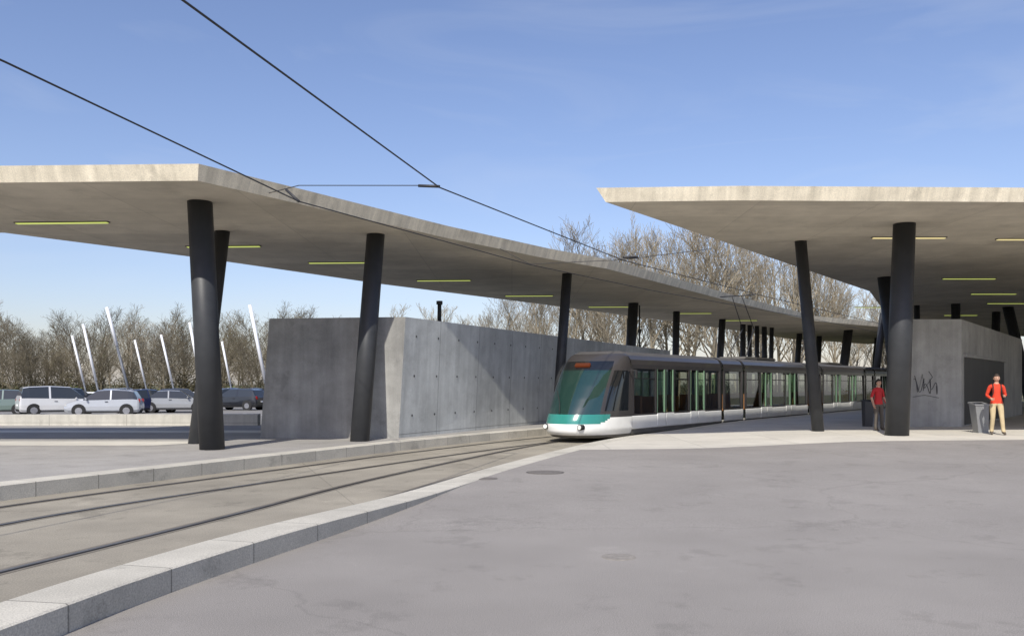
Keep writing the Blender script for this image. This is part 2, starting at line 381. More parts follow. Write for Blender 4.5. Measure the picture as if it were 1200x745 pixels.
def module(s0,s1,wins,doors):
    g=0.13; a,b=s0+g,s1-g
    strip('skirt',a,b,[(1.10,.14),(1.17,.22),(1.18,.36)],M_skirt)
    strip('lower_panel',a,b,[(1.18,.36),(1.215,.38),(1.215,.78),(1.20,.80)],M_twhite)
    strip('waist',a,b,[(1.20,.80),(1.205,.81),(1.205,ZW0)],M_body)
    strip('cantrail',a,b,[(1.18,ZW1),(1.185,2.50),(1.15,2.66),(1.05,2.80)],M_body)
    strip('roof',a,b,[(1.05,2.80),(.85,2.90),(.5,2.95),(0,2.96)],M_roof)
    for x in (a,b):
        mesh('end_ring',[(x,-1.05,2.8),(x,-.85,2.9),(x,.85,2.9),(x,1.05,2.8),(x,1.15,2.6),(x,-1.15,2.6)],[(0,1,2,3,4,5)],M_frame,parent=TR)
    cur=a
    items=sorted([(s0+u,s0+v,'w') for u,v in wins]+[(s0+u,s0+v,'d') for u,v in doors])
    for u,v,k in items:
        if u>cur: bodybox('pillar',cur,u,ZW0,ZW1,M_frame if cur>a+.01 else M_body)
        if k=='w':
            pane('side_window',u,v,ZW0,ZW1,G_win)
            bodybox('window_rail',u,v,ZW1-0.34,ZW1-0.31,M_frame,t=0.02,y=W-0.03)
        else:
            mid=(u+v)/2
            for p,q in ((u,mid-0.02),(mid+0.02,v)):
                bodybox('door_leaf',p,q,0.40,0.84,M_twhite,y=W+0.012,t=0.03)
                pane('door_glass',p+0.06,q-0.06,0.86,ZW1-0.06,G_door)
                bodybox('door_stile',p,p+0.06,0.86,ZW1,M_doorleaf,y=W-0.02,t=0.04)
                bodybox('door_stile',q-0.06,q,0.86,ZW1,M_doorleaf,y=W-0.02,t=0.04)
            bodybox('door_gap',mid-0.015,mid+0.015,0.43,ZW1,M_blk,y=W-0.005,t=0.05)
        cur=v
    if cur<b: bodybox('pillar',cur,b,ZW0,ZW1,M_body)
    box('floor',((a+b)/2,0,0.34),(b-a,2.2,0.08),M_int,TR)
    box('ceiling',((a+b)/2,0,2.55),(b-a,2.1,0.04),M_int,TR)
    x=a+0.6
    while x<b-0.5:
        if not any(u-0.2<x<v+0.2 for u,v,k in items if k=='d'):
            for sd in (-1,1):
                box('seat_base',(x,sd*0.75,0.80),(0.45,0.75,0.09),M_seat,TR,bev=0.02)
                box('seat_back',(x+0.24,sd*0.75,1.12),(0.07,0.75,0.6),M_seat,TR,bev=0.02)
        x+=0.95
    for sx in (a+1.9,b-1.9):
        if a<sx<b: tube('grab_pole',(sx,0.3,0.38),(sx,0.3,2.5),0.018,0.018,mat('pole_yellow',(0.6,0.55,0.35),0.4),TR,8)
def bellows(s):
    for i in range(3):
        x=s-0.09+i*0.09
        for sd in (-1,1): box('bellows_side',(x,sd*1.08,1.5),(0.06,0.08,2.4),M_blk,TR)
        box('bellows_top',(x,0,2.72),(0.06,2.1,0.08),M_blk,TR)
longw=([(0.3,1.85),(3.35,4.55),(6.05,7.35)],[(1.95,3.25),(4.65,5.95)])
longw2=([(0.3,1.9),(3.45,5.15),(6.7,8.3)],[(2.0,3.35),(5.25,6.6)])
S=[2.35,10.0,12.3,20.9,23.2,31.8,34.1,41.7]
module(S[0],S[1],*longw)
module(S[1],S[2],[(0.3,2.0)],[])
module(S[2],S[3],*longw2)
module(S[3],S[4],[(0.3,2.0)],[])
module(S[4],S[5],*longw2)
module(S[5],S[6],[(0.3,2.0)],[])
module(S[6],S[7],*longw)
for s in S[1:-1]: bellows(s)
for sc in (11.15,22.05,32.95,5.0,38):
    for dx in (-0.75,0.75):
        for sd in (-1,1): tube('wheel',(sc+dx,sd*0.66,0.32),(sc+dx,sd*0.80,0.32),0.32,0.32,M_rail,TR,20)
    box('bogie_frame',(sc,0,0.32),(2.1,1.2,0.16),M_skirt,TR)
def nose(flip):
    nz,ntv=56,64
    prof=[(.14,.42),(.22,.16),(.34,.03),(.52,0.0),(.70,.05),(.86,.13),(1.1,.27),(1.4,.46),(1.8,.76),(2.2,1.12),(2.5,1.45),(2.7,1.72),(2.82,1.95),(2.90,2.2),(2.95,2.4)]
    def s0(z):
        for i in range(len(prof)-1):
            if prof[i][0]<=z<=prof[i+1][0]:
                t=(z-prof[i][0])/(prof[i+1][0]-prof[i][0]); return prof[i][1]*(1-t)+prof[i+1][1]*t
        return prof[-1][1]
    def wd(z):
        if z<.42: return 1.12+(z-.14)/.28*.09
        if z<2.36: return 1.212-(z-.42)/1.94*.03
        if z<2.8: return 1.18-((z-2.36)/.44)**1.6*.13
        return 1.05-(z-2.8)/.15*.25
    E=2.48
    zs=[.14+ (2.95-.14)*i/nz for i in range(nz+1)]
    vs=[];fs=[];fm=[]
    for z in zs:
        for j in range(ntv+1):
            t=-math.pi/2+math.pi*j/ntv
            a=s0(z); w_=wd(z)
            c_=max(0,math.cos(t)); x=a+(E-a)*(1-c_**0.75)
            y=w_*math.copysign(abs(math.sin(t))**0.85,math.sin(t))
            if abs(t)>math.pi/2-1e-6: x=E
            vs.append((x,y,z))
    for i in range(nz):
        zc=(zs[i]+zs[i+1])/2
        for j in range(ntv):
            t=abs(-math.pi/2+math.pi*(j+.5)/ntv); q=i*(ntv+1)+j
            fs.append((q,q+1,q+ntv+2,q+ntv+1))
            td=math.degrees(t)
            xc=sum(vs[k][0] for k in fs[-1])/4
            if zc<.24: k=3
            elif zc<.60+ .20*smooth((td-50)/22): k=1
            elif zc<.88: k=2 if td<64 else 1 if zc<.8 else 0
            elif zc<2.32 and td<50: k=4
            elif zc<2.62 and td<50: k=5
            elif td<56: k=0
            elif zc<2.28 and zc>.98 and xc<E-.18: k=5
            else: k=0
            if zc>2.62: k=0
            if zc>2.83: k=6
            fm.append(k)
    n0=nz*(ntv+1); fs.append(tuple(n0+j for j in range(ntv+1))); fm.append(6)
    fs.append(tuple(ntv-j for j in range(ntv+1))); fm.append(3)
    o=mesh('cab',vs,fs,[M_body,M_twhite,M_teal,M_skirt,M_wind,M_blkgl,M_roof],fm=fm,parent=TR,smooth=True)
    parts=[o]
    M_hl=mat('headlight_lens',(0.75,0.75,0.7),0.1,0,1,coat=1)
    for sd in (-1,1):
        parts.append(tube('headlight',(0.30,sd*0.66,0.50),(0.115,sd*0.64,0.50),0.07,0.07,M_hl,TR,16))
        parts.append(tube('headlight_ring',(0.30,sd*0.66,0.50),(0.125,sd*0.64,0.50),0.088,0.088,M_blk,TR,16))
    parts.append(wire('wiper',[(0.14,0.1,0.92),(0.33,0.22,1.25),(0.62,0.50,1.62)],0.014,M_blk,TR))
    parts.append(box('destination_display',(1.36,0.0,2.47),(0.06,0.55,0.13),mat('led_orange',(0.02,0.01,0.005),0.3,0,1,emit=(0.45,0.08,0.01,0.3)),TR,ry=R(42)))
    parts.append(box('seam',(E+0.0,0,1.5),(0.03,2.43,0.01),M_blk,TR))
    if flip:
        for p in parts:
            fl=Matrix.Translation((44.0,0,0))@Matrix.Rotation(math.pi,4,'Z')
            p.matrix_local=fl@p.matrix_local
nose(False); nose(True)
for sd in (-1,1):
    box('mirror_arm',(2.3,sd*1.32,2.3),(0.05,0.28,0.04),M_frame,TR); box('mirror',(2.3,sd*1.47,2.18),(0.07,0.06,0.26),M_frame,TR,bev=0.015)
for s in (16.5,27.5): box('roof_unit',(s,0,3.0),(2.6,1.3,0.14),M_roof,TR,bev=0.05)
pz=5.82
for sd in (-.45,.45):
    tube('panto_lower',(14.4,sd,3.0),(15.9,sd*.6,4.4),0.025,0.025,Mw,TR,8); tube('panto_upper',(15.9,sd*.6,4.4),(14.5,sd*.5,pz),0.018,0.018,Mw,TR,8)
tube('panto_head',(14.5,-.8,pz),(14.5,.8,pz),0.025,0.025,Mw,TR,8)
box('panto_base',(14.6,0,3.02),(1.2,1.2,0.1),M_skirt,TR)

# ------------------------------------------------------------ cars
G_car=mat('car_glass',(0.03,0.035,0.04),0.05,0,1,spec=0.8)
M_tyre=mat('tyre',(0.02,0.02,0.02),0.85); M_hub=mat('wheel_hub',(0.4,0.4,0.42),0.35,metal=0.7)
M_tail=mat('tail_lamp',(0.35,0.01,0.01),0.2); M_headl=mat('head_lamp',(0.6,0.6,0.58),0.1)
def car(x,y,rz,col,kind='hatch',name='parked_car'):
    e=empty(name,(x,y,-0.3),rz)
    paint=mat('car_paint_%d_%d_%d'%tuple(int(c*100) for c in col),col,0.3,0.02,2,metal=0.2,coat=1.0)
    if kind=='hatch': st=[(-2.0,.38,.62,.62,.70),(-1.93,.25,.85,.86,.80),(-1.85,.22,.92,1.02,.83),(-1.62,.2,.95,1.40,.85),(-1.35,.2,.95,1.46,.86),(-.5,.2,.93,1.50,.87),(-.42,.2,.93,1.50,.87),(.25,.2,.91,1.46,.87),(.95,.2,.90,.98,.86),(1.3,.2,.86,.88,.85),(1.75,.22,.74,.75,.80),(1.95,.30,.60,.60,.66)]
    elif kind=='van': st=[(-2.1,.38,.7,.7,.76),(-2.06,.25,.95,.97,.83),(-2.0,.22,1.0,1.15,.85),(-1.88,.2,1.0,1.60,.86),(-1.6,.2,1.0,1.66,.87),(-.6,.2,.98,1.70,.88),(-.5,.2,.98,1.70,.88),(.55,.2,.96,1.64,.88),(1.25,.2,.95,1.04,.87),(1.55,.2,.88,.90,.85),(1.95,.22,.76,.77,.80),(2.12,.30,.6,.6,.68)]
    else: st=[(-2.15,.38,.68,.68,.72),(-2.1,.25,.88,.89,.80),(-1.95,.22,.93,.95,.83),(-1.55,.2,.93,1.0,.85),(-1.0,.2,.93,1.38,.86),(-.4,.2,.92,1.42,.87),(-.32,.2,.92,1.42,.87),(.3,.2,.90,1.39,.87),(1.0,.2,.88,.94,.86),(1.4,.2,.83,.85,.85),(1.9,.22,.72,.73,.80),(2.12,.30,.58,.58,.66)]
    vs=[];fs=[];fm=[]
    for (sx,zb,zbelt,zr,w) in st:
        t=max(0,(zr-zbelt)/0.6); wr=w-0.02-0.20*min(1,t)
        ring=[(w*.9,zb),(w,zb+.14),(w,(zb+zbelt)/2),(w-.03,zbelt),(wr,zr-.04*min(1,t*2)),(wr-.15,zr)]
        pts=[(sx,a,b) for a,b in ring]+[(sx,-a,b) for a,b in reversed(ring)]
        vs+=pts
    n=12
    for i in range(len(st)-1):
        hi=(st[i][3]-st[i][2])+(st[i+1][3]-st[i+1][2])
        steep=abs(st[i+1][3]-st[i][3])/(st[i+1][0]-st[i][0])
        for j in range(n):
            q=i*n+j; r=i*n+(j+1)%n
            fs.append((q,r,r+n,q+n)); m=0
            pillar=(st[i+1][0]-st[i][0])<0.1
            if j in (3,7) and hi>0.45 and not pillar: m=1
            if j in (4,5,6) and steep>0.5 and hi>.4: m=1
            if j==11: m=2
            fm.append(m)
    fs.append(tuple(range(n-1,-1,-1))); fm.append(0); fs.append(tuple((len(st)-1)*n+k for k in range(n))); fm.append(0)
    o=mesh('body',vs,fs,[paint,G_car,M_blk],fm=fm,parent=e)
    bv=o.modifiers.new('b','BEVEL'); bv.width=0.03; bv.segments=2; bv.limit_method='ANGLE'; bv.angle_limit=R(20)
    L0,L1=st[0][0],st[-1][0]
    for wx in (L0+.72,L1-.78):
        for sd in (-1,1):
            tube('wheel_arch',(wx,sd*.70,.33),(wx,sd*.875,.33),.37,.37,M_blk,e,24)
            tube('tyre',(wx,sd*.68,.31),(wx,sd*.885,.31),.31,.31,M_tyre,e,24)
            tube('hub',(wx,sd*.70,.31),(wx,sd*.893,.31),.20,.19,M_hub,e,10)
    for sd in (-1,1):
        box('tail_lamp',(L0+.07,sd*.66,.86),(.10,.18,.22),M_tail,e,bev=.02)
        box('head_lamp',(L1-.14,sd*.60,.62),(.22,.24,.13),M_headl,e,bev=.03)
        box('wing_mirror',(.78,sd*.97,.98),(.10,.18,.12),paint,e,bev=.03)
        box('sill',(0,sd*.855,.24),(2.3,.04,.07),M_blk,e)
        box('door_handle',(-.25,sd*.875,.82),(.16,.03,.03),M_blk,e)
    box('number_plate',(L1+.01,0,.42),(.02,.5,.11),M_white,e); box('rear_plate',(L0-.01,0,.60),(.02,.5,.11),M_white,e)
    box('front_bumper_grille',(L1-.02,0,.36),(.06,.9,.12),M_blk,e,bev=.01)
sil=(.33,.34,.35)
car(-30.2,50,R(200),(.14,.19,.17),'hatch')
car(-26.6,50,R(38),(.68,.68,.67),'van')
car(-23.2,48.6,R(-165),(.44,.46,.49),'hatch')
car(-23.1,54.0,R(60),(.012,.018,.07),'hatch')
car(-21.5,54.5,R(18),sil,'sedan')
car(-27.0,62,R(40),(.06,.06,.07),'sedan')
car(-24.2,63,R(20),(.03,.03,.035),'hatch')
car(-19.3,60,R(165),(.015,.016,.02),'hatch')
car(-20.8,69,R(60),(.03,.04,.05),'hatch')
car(-22.9,70,R(60),(.10,.12,.15),'hatch')
car(-37,53,R(70),sil,'van'); car(-34,66,R(75),(.05,.05,.07),'hatch'); car(-30,66,R(70),sil,'hatch'); car(-13,66,R(70),(.1,.12,.2),'sedan')

# ------------------------------------------------------------ leaning light poles
M_pw=mat('pole_white',(0.72,0.73,0.75),0.4,0.03,2); M_pd=mat('pole_dark',(0.10,0.11,0.13),0.5)
for bx,by,tx,tz in ((-26.6,60,-28.5,6.9),(-36.1,75,-37.7,6.75),(-44.7,90,-46.4,6.6),(-40.4,95,-42,6.4),(-34.6,88,-36.2,6.6),(-25.9,72,-27.2,6.7),(-31,95,-32.3,6.25),(-15.5,55,-16.9,6.6),(-52,75,-53.7,6.7)):
    e=empty('light_pole',(bx,by,-0.3)); d=Vector((tx-bx,0,tz+0.3)); k=.62 if by==60 else .3
    tube('shaft_lower',(0,0,0),d*k,0.09,0.09,M_pd,e,10); tube('shaft_upper',d*k,d,0.115,0.115,M_pw,e,10); tube('foot_plate',(0,0,0),(0,0,0.04),0.25,0.25,M_pd,e,12)
rl=empty('guard_rail')
for i in range(24): tube('post',(-50+i*2,80,-.3),(-50+i*2,80,.75),.04,.04,M_pw,rl,6)
box('rail',(-27,80,.72),(46,.06,.12),M_pw,rl); box('rail_mid',(-27,80,.3),(46,.04,.06),M_pw,rl)

# ------------------------------------------------------------ trees
def tree_data(seed,H,spread=0.33,fine=3,upright=0.6,nb0=15,nb1=8,nb2=6,rmin=.009,trunk=.013,fork=0,low=.22):
    rnd=random.Random(seed); V=[];F=[]; tips=[]
    def seg(p,q,r1,r2,n=3):
        d=(q-p); 
        if d.length<1e-5: return
        d.normalize(); a=d.orthogonal().normalized(); b=d.cross(a); k=len(V)
        for c,r in ((p,r1),(q,r2)):
            for i in range(n):
                t=2*math.pi*i/n; V.append(c+a*(r*math.cos(t))+b*(r*math.sin(t)))
        for i in range(n): F.append((k+i,k+(i+1)%n,k+n+(i+1)%n,k+n+i))
    def rv(): return Vector((rnd.uniform(-1,1),rnd.uniform(-1,1),rnd.uniform(-1,1)))
    def grow(p,d,ln,r,lev):
        ns=5 if lev==0 else (4 if lev<2 else 2); pts=[p]
        for i in range(ns):
            d=(d+rv()*(0.10 if lev==0 else 0.18)+Vector((0,0,0.12 if lev>0 else 0))).normalized(); q=pts[-1]+d*(ln/ns)
            ra=r*(1-0.78*i/ns); rb=r*(1-0.78*(i+1)/ns); seg(pts[-1],q,max(ra,rmin),max(rb,rmin),5 if lev==0 else 3); pts.append(q)
        if lev>=fine: tips.append(pts[-1]); return
        nb={0:nb0,1:nb1,2:nb2}.get(lev,4)
        for k in range(nb):
            lo=low if lev==0 else 0.15
            t=lo+(1-lo)*(k+rnd.random()*0.8)/nb
            f=t*ns; i=min(int(f),ns-1); pos=pts[i].lerp(pts[i+1],min(f-i,1)); side=rv(); side.z*=0.3; side=(side-d*side.dot(d)).normalized()
            nd=(d*upright+side*0.9+Vector((0,0,0.2))).normalized()
            l2=ln*(spread+0.14*rnd.random())*(1.25-0.70*t if lev==0 else 1.1-.4*t)*(1.35 if lev>0 else 1)
            grow(pos,nd,l2,r*(1-0.78*t)*0.5+.006,lev+1)
    if fork:
        for k in range(fork):
            a=2*math.pi*k/fork+rnd.random(); grow(Vector((0.1*math.cos(a),0.1*math.sin(a),-.2)),Vector((.22*math.cos(a),.22*math.sin(a),1)).normalized(),H*(.78+.1*rnd.random()),H*trunk*.7,0)
    else: grow(Vector((0,0,-.2)),Vector((rnd.uniform(-.06,.06),rnd.uniform(-.06,.06),1)),H*0.84,H*trunk,0)
    return V,F,tips
M_bark=mat('bark_pale',(0.255,0.22,0.16),0.95,0.3,1.0)
M_bark2=mat('bark_dark',(0.15,0.127,0.085),0.95,0.3,1.0)
def leafmat(name,col): 
    return mat(name,col,0.9,0.35,0.5,spec=0.2)
M_bud=leafmat('spring_buds',(0.22,0.20,0.08)); M_leaf=leafmat('young_leaves',(0.12,0.14,0.045)); M_bush=leafmat('undergrowth_leaves',(0.10,0.088,0.05)); M_blos=leafmat('blossom',(0.55,0.52,0.45))
def tree_mesh(name,seed,H,bark,leaf,nl,lsz,**kw):
    V,F,tips=tree_data(seed,H,**kw); rnd=random.Random(seed+99); fm=[0]*len(F)
    for t in tips:
        for _ in range(1 if rnd.random()<nl else 0):
            c=t+Vector((rnd.gauss(0,.2),rnd.gauss(0,.2),rnd.gauss(0,.2))); a=Vector((rnd.gauss(0,1),rnd.gauss(0,1),rnd.gauss(0,1))).normalized(); b=a.orthogonal().normalized()
            s=lsz*rnd.uniform(.6,1.3); k=len(V); V+= [c-a*s,c+b*s*.6,c+a*s,c-b*s*.6]; F.append((k,k+1,k+2,k+3)); fm.append(1)
    me=bpy.data.meshes.new(name); me.from_pydata(V,[],F); me.materials.append(bark); me.materials.append(leaf)
    for p,i in zip(me.polygons,fm): p.material_index=i
    return me
T=[tree_mesh('bare_a',1,10,M_bark,M_bud,0,.05,spread=.30,upright=1.0,nb0=18,rmin=.0085),
   tree_mesh('bare_b',2,10,M_bark,M_bud,.4,.03,spread=.27,upright=1.2,nb0=20,rmin=.0085),
   tree_mesh('bare_c',3,10,M_bark,M_bud,0,.05,spread=.36,upright=.85,nb0=16,rmin=.0085),
   tree_mesh('dark_a',4,10,M_bark2,M_leaf,.3,.05,spread=.36,upright=.8,nb0=16,rmin=.011,low=.12),
   tree_mesh('dark_b',5,10,M_bark2,M_bud,.35,.045,spread=.40,upright=.75,nb0=15,rmin=.011,low=.12),
   tree_mesh('blossom_a',6,10,M_bark2,M_blos,1,.09,spread=.36,nb0=12),
   tree_mesh('bare_d',11,10,M_bark,M_bud,0,.05,spread=.28,upright=1.1,nb0=12,rmin=.0085,fork=2)]
rnd=random.Random(21)
def put(parent,me,x,y,h,ws=1.0):
    o=bpy.data.objects.new('tree_part',me); o.location=(x,y,-.4); o.rotation_euler=(0,0,rnd.uniform(0,6.28)); s=h/10; o.scale=(s*ws*rnd.uniform(.9,1.1),s*ws*rnd.uniform(.9,1.1),s); link(o,parent)
row=empty('distant_tree_row')
def Hat(px):
    P=[(430,9),(470,11.5),(560,12),(620,13),(650,20.5),(720,21.5),(800,21.5),(860,22),(930,21),(980,17),(1060,13),(1200,12)]
    for i in range(len(P)-1):
        if P[i][0]<=px<=P[i+1][0]:
            t=(px-P[i][0])/(P[i+1][0]-P[i][0]); return P[i][1]*(1-t)+P[i+1][1]*t
    return 11
for i in range(50):
    px=442+i*13.4+rnd.uniform(-7,7); D=rnd.uniform(94,112); put(row,T[rnd.choice((0,1,2,6,0,2))],(px-600)/1000*D,D,Hat(px)*D/100*rnd.uniform(.80,1.06),.88)
row2=empty('distant_tree_row')
for i in range(52):
    px=-230+i*13+rnd.uniform(-6,6); D=rnd.uniform(108,136); put(row2,T[rnd.choice((3,4,3,4,2))],(px-600)/1000*D,D,D*0.099*rnd.uniform(.70,1.14))
for i in range(24):
    px=-200+i*23+rnd.uniform(-9,9); D=rnd.uniform(103,114); put(row2,T[rnd.choice((3,4))],(px-600)/1000*D,D,D*0.06*rnd.uniform(.6,1.3),1.3)
e=empty('blossom_tree'); put(e,T[5],-41.5,102,8.0)
def clump_mass(name,m,x0,x1,y0,y1,h,n,per,sz,seed):
    r=random.Random(seed); V=[];F=[]
    for _ in range(n):
        cx=r.uniform(x0,x1); cy=r.uniform(y0,y1); ch=h*r.uniform(.3,1.0); rr=r.uniform(.8,1.9)
        for __ in range(per):
            u=Vector((r.gauss(0,1),r.gauss(0,1),r.gauss(0,1))).normalized()*(r.random()**.4)
            c=Vector((cx+u.x*rr,cy+u.y*rr,-.4+ch*.5+u.z*ch*.5)); a=Vector((r.gauss(0,1),r.gauss(0,1),r.gauss(0,1))).normalized(); b=a.orthogonal().normalized(); s=sz*r.uniform(.5,1.4)
            k=len(V); V+=[c-a*s,c+b*s*.4,c+a*s,c-b*s*.4]; F.append((k,k+1,k+2,k+3))
    mesh(name,V,F,m,autouv=False)
clump_mass('undergrowth_bushes',M_bush,-130,-25,112,128,4.5,300,110,.16,5)
clump_mass('undergrowth_bushes',M_bush,-20,90,100,120,3.5,200,90,.16,8)
clump_mass('green_shrubs',M_leaf,-80,-20,100,108,1.8,60,90,.13,9)

# ------------------------------------------------------------ bins
M_bin=mat('bin_steel',(0.24,0.245,0.25),0.45,0.08,4,metal=0.3)
M_bind=mat('bin_dark',(0.05,0.05,0.052),0.5,0.08,4)
def bin_(x,y,z,lean,mm,k):
    e=empty('litter_bin',(x,y,z)); e.scale=(k,k,1)
    vs=[(-.17,-.18,0),(.17,-.18,0),(.17,.18,0),(-.17,.18,0),(-.23+lean,-.22,.86),(.23+lean,-.22,.86),(.23+lean,.22,.92),(-.23+lean,.22,.92)]
    mesh('shell',vs,[(0,1,5,4),(1,2,6,5),(2,3,7,6),(3,0,4,7),(3,2,1,0)],mm,parent=e)
    vs=[(-.25+lean,-.24,.84),(.25+lean,-.24,.84),(.25+lean,.24,.90),(-.25+lean,.24,.90)]
    ins=[(-.17+lean,-.15,.88),(.17+lean,-.15,.88),(.17+lean,.15,.93),(-.17+lean,.15,.93)]
    up=[(a,b,c+.05) for a,b,c in vs]
    mesh('rim',vs+up+ins,[(0,1,5,4),(1,2,6,5),(2,3,7,6),(3,0,4,7),(4,5,9,8),(5,6,10,9),(6,7,11,10),(7,4,8,11)],mm,parent=e)
    mesh('liner',[(a,b,c-.06) for a,b,c in ins],[(0,1,2,3)],M_blk,parent=e)
bin_(14.50,26.4,0,-.07,M_bin,.9); bin_(12.62,30.3,0,0.03,M_bind,.75)

# ------------------------------------------------------------ people
def skinned(name,nodes,edges,roots,parent,mats,emat=None,sub=2,default=0):
    bm=bmesh.new(); ly=bm.verts.layers.skin.verify(); vm={}
    for k,(p,r) in nodes.items():
        v=bm.verts.new(p); v[ly].radius=(r,r) if not isinstance(r,tuple) else r; v[ly].use_root=(k in roots); vm[k]=v
    for a,b in edges: bm.edges.new((vm[a],vm[b]))
    me=bpy.data.meshes.new(name+'_sk'); bm.to_mesh(me); bm.free()
    o=bpy.data.objects.new(name,me); COL.objects.link(o)
    o.modifiers.new('s','SKIN').use_smooth_shade=True
    sb_=o.modifiers.new('ss','SUBSURF'); sb_.levels=sub; sb_.render_levels=sub
    dg=bpy.context.evaluated_depsgraph_get(); me2=bpy.data.meshes.new_from_object(o.evaluated_get(dg)); bpy.data.objects.remove(o)
    me2.materials.clear()
    for m in mats: me2.materials.append(m)
    for p in me2.polygons:
        p.use_smooth=True; best=1e9; mi=default
        if emat:
            c=p.center
            if abs(c.x)<.20 and .80<c.z<1.12 and abs(c.y)<.135:   # waist: clean hem
                mi=1 if c.z>.905 else 2
            else:
                for (a,b) in edges:
                    A_=Vector(nodes[a][0]);B_=Vector(nodes[b][0]); ab=B_-A_; t=max(0,min(1,(c-A_).dot(ab)/max(ab.length_squared,1e-9))); dd_=(c-(A_+ab*t)).length
                    if dd_<best: best=dd_; mi=emat.get((a,b),default)
                if mi in (2,3) : mi=3 if c.z<.095 else 2
        p.material_index=mi
    o=bpy.data.objects.new(name,me2); return link(o,parent)
def person(name,x,y,z,rz,h,top,legs,hairc,pose):
    e=empty(name,(x,y,z),rz,h/1.76)
    skin=mat('skin',(0.50,0.29,0.20),0.6,0.04,5); tp=mat('top_%s'%name,top,0.85,0.08,6,0.3,60); lg=mat('trousers_%s'%name,legs,0.85,0.10,6,0.3,60)
    hair=mat('hair_%s'%name,hairc,0.7,0.2,20); shoe=mat('shoes_%s'%name,(0.10,0.08,0.06),0.6)
    J={'pel':((0,0,.97),.120),'sp':((0,0,1.12),.114),'ch':((0,.0,1.28),.126),'ub':((0,.01,1.40),.092),'nk':((0,0,1.485),.056),'nk2':((0,-.015,1.56),.052)}
    E=[('pel','sp'),('sp','ch'),('ch','ub'),('ub','nk'),('nk','nk2')]
    em={('pel','sp'):1,('sp','ch'):1,('ch','ub'):1,('ub','nk'):1,('nk','nk2'):0}
    for sd,n in ((-1,'r'),(1,'l')):
        p=pose[n]
        hp=Vector((sd*.095,0,.88)); kn=Vector(p['knee'])
        J['hip'+n]=(tuple(hp),.095); J['kn'+n]=(tuple(kn),.066); J['md'+n]=(tuple((hp+kn)/2),.084)
        J['cf'+n]=(tuple(kn.lerp(Vector(p['ank']),.35)),.064); J['an'+n]=(p['ank'],.052)
        a=Vector(p['ank']); J['he'+n]=((a.x,a.y+.035,a.z-.045),.040); J['bl'+n]=((a.x+sd*.015,a.y-.12,a.z-.055),.038); J['to'+n]=((a.x+sd*.02,a.y-.185,a.z-.06),.028)
        sh=Vector((sd*.165,.01,1.405))
        J['sh'+n]=(tuple(sh),.064); J['ua'+n]=(tuple(sh.lerp(Vector(p['elb']),.5)),.056); J['el'+n]=(p['elb'],.048)
        J['wr'+n]=(p['wri'],.033); dv=(Vector(p['wri'])-Vector(p['elb'])).normalized(); J['pm'+n]=(tuple(Vector(p['wri'])+dv*.075),.034)
        for a_,b_,m in (('pel','hip'+n,2),('hip'+n,'md'+n,2),('md'+n,'kn'+n,2),('kn'+n,'cf'+n,2),('cf'+n,'an'+n,2),('an'+n,'he'+n,3),('an'+n,'bl'+n,3),('bl'+n,'to'+n,3),('ub','sh'+n,1),('sh'+n,'ua'+n,1),('ua'+n,'el'+n,1),('el'+n,'wr'+n,pose.get('sleeve',1)),('wr'+n,'pm'+n,0)):
            E.append((a_,b_)); em[(a_,b_)]=m
    skinned('body',J,E,('pel',),e,[skin,tp,lg,shoe],em,3)
    HZ=1.640
    bm=bmesh.new(); bmesh.ops.create_uvsphere(bm,u_segments=28,v_segments=20,radius=1)
    for v in bm.verts:
        c=v.co; zz=c.z; w=.078*(1-.20*max(0,-zz)**1.5); dp=.097
        x_=c.x*w; y_=c.y*dp; z_=zz*.120
        if c.y<0 and zz<-.2: y_*=1-.10*(-zz)
        if zz<-.55 and c.y>0: y_*=.75
        if c.y<-.85 and -.35<zz<.15 and abs(c.x)<.25: y_-=.020*(1-abs(c.x)/.25)*(1-abs(zz+.18)/.35)
        if c.y<-.75 and .02<zz<.25 and .15<abs(c.x)<.55: y_+=.008
        v.co=Vector((x_,y_-.02,z_+HZ))
    me=bpy.data.meshes.new('head'); bm.to_mesh(me); bm.free(); me.materials.append(skin)
    for p in me.polygons: p.use_smooth=True
    link(bpy.data.objects.new('head',me),e)
    bm=bmesh.new(); bmesh.ops.create_uvsphere(bm,u_segments=36,v_segments=28,radius=1)
    rr=random.Random(4); kill=[]
    for v in bm.verts:
        c=v.co.copy()
        line=.50 if c.y<-.45 else (.50-(c.y+.45)/.6*.95 if c.y<.15 else -.60)
        if c.z<line-.08: kill.append(v)
        k=1.11+rr.uniform(-.02,.03); v.co=Vector((c.x*.078*k,c.y*.097*k-.016,c.z*.120*k+HZ))
    bmesh.ops.delete(bm,geom=kill,context='VERTS')
    me=bpy.data.meshes.new('hair'); bm.to_mesh(me); bm.free(); me.materials.append(hair)
    for p in me.polygons: p.use_smooth=True
    ho=link(bpy.data.objects.new('hair',me),e); so_=ho.modifiers.new('t','SOLIDIFY'); so_.thickness=.012; so_.offset=-1
    ew=mat('eye_dark',(.03,.02,.015),.2); lip=mat('lips',(.35,.13,.10),.6)
    for sd in (-1,1):
        box('eye',(sd*.028,-.108,HZ+.006),(.020,.010,.008),ew,e,bev=.003); box('eyebrow',(sd*.029,-.109,HZ+.026),(.028,.008,.005),hair,e)
        box('ear',(sd*.080,-.01,HZ-.005),(.014,.035,.058),skin,e,bev=.006)
    box('mouth',(0,-.105,HZ-.056),(.042,.010,.008),lip,e,bev=.003)
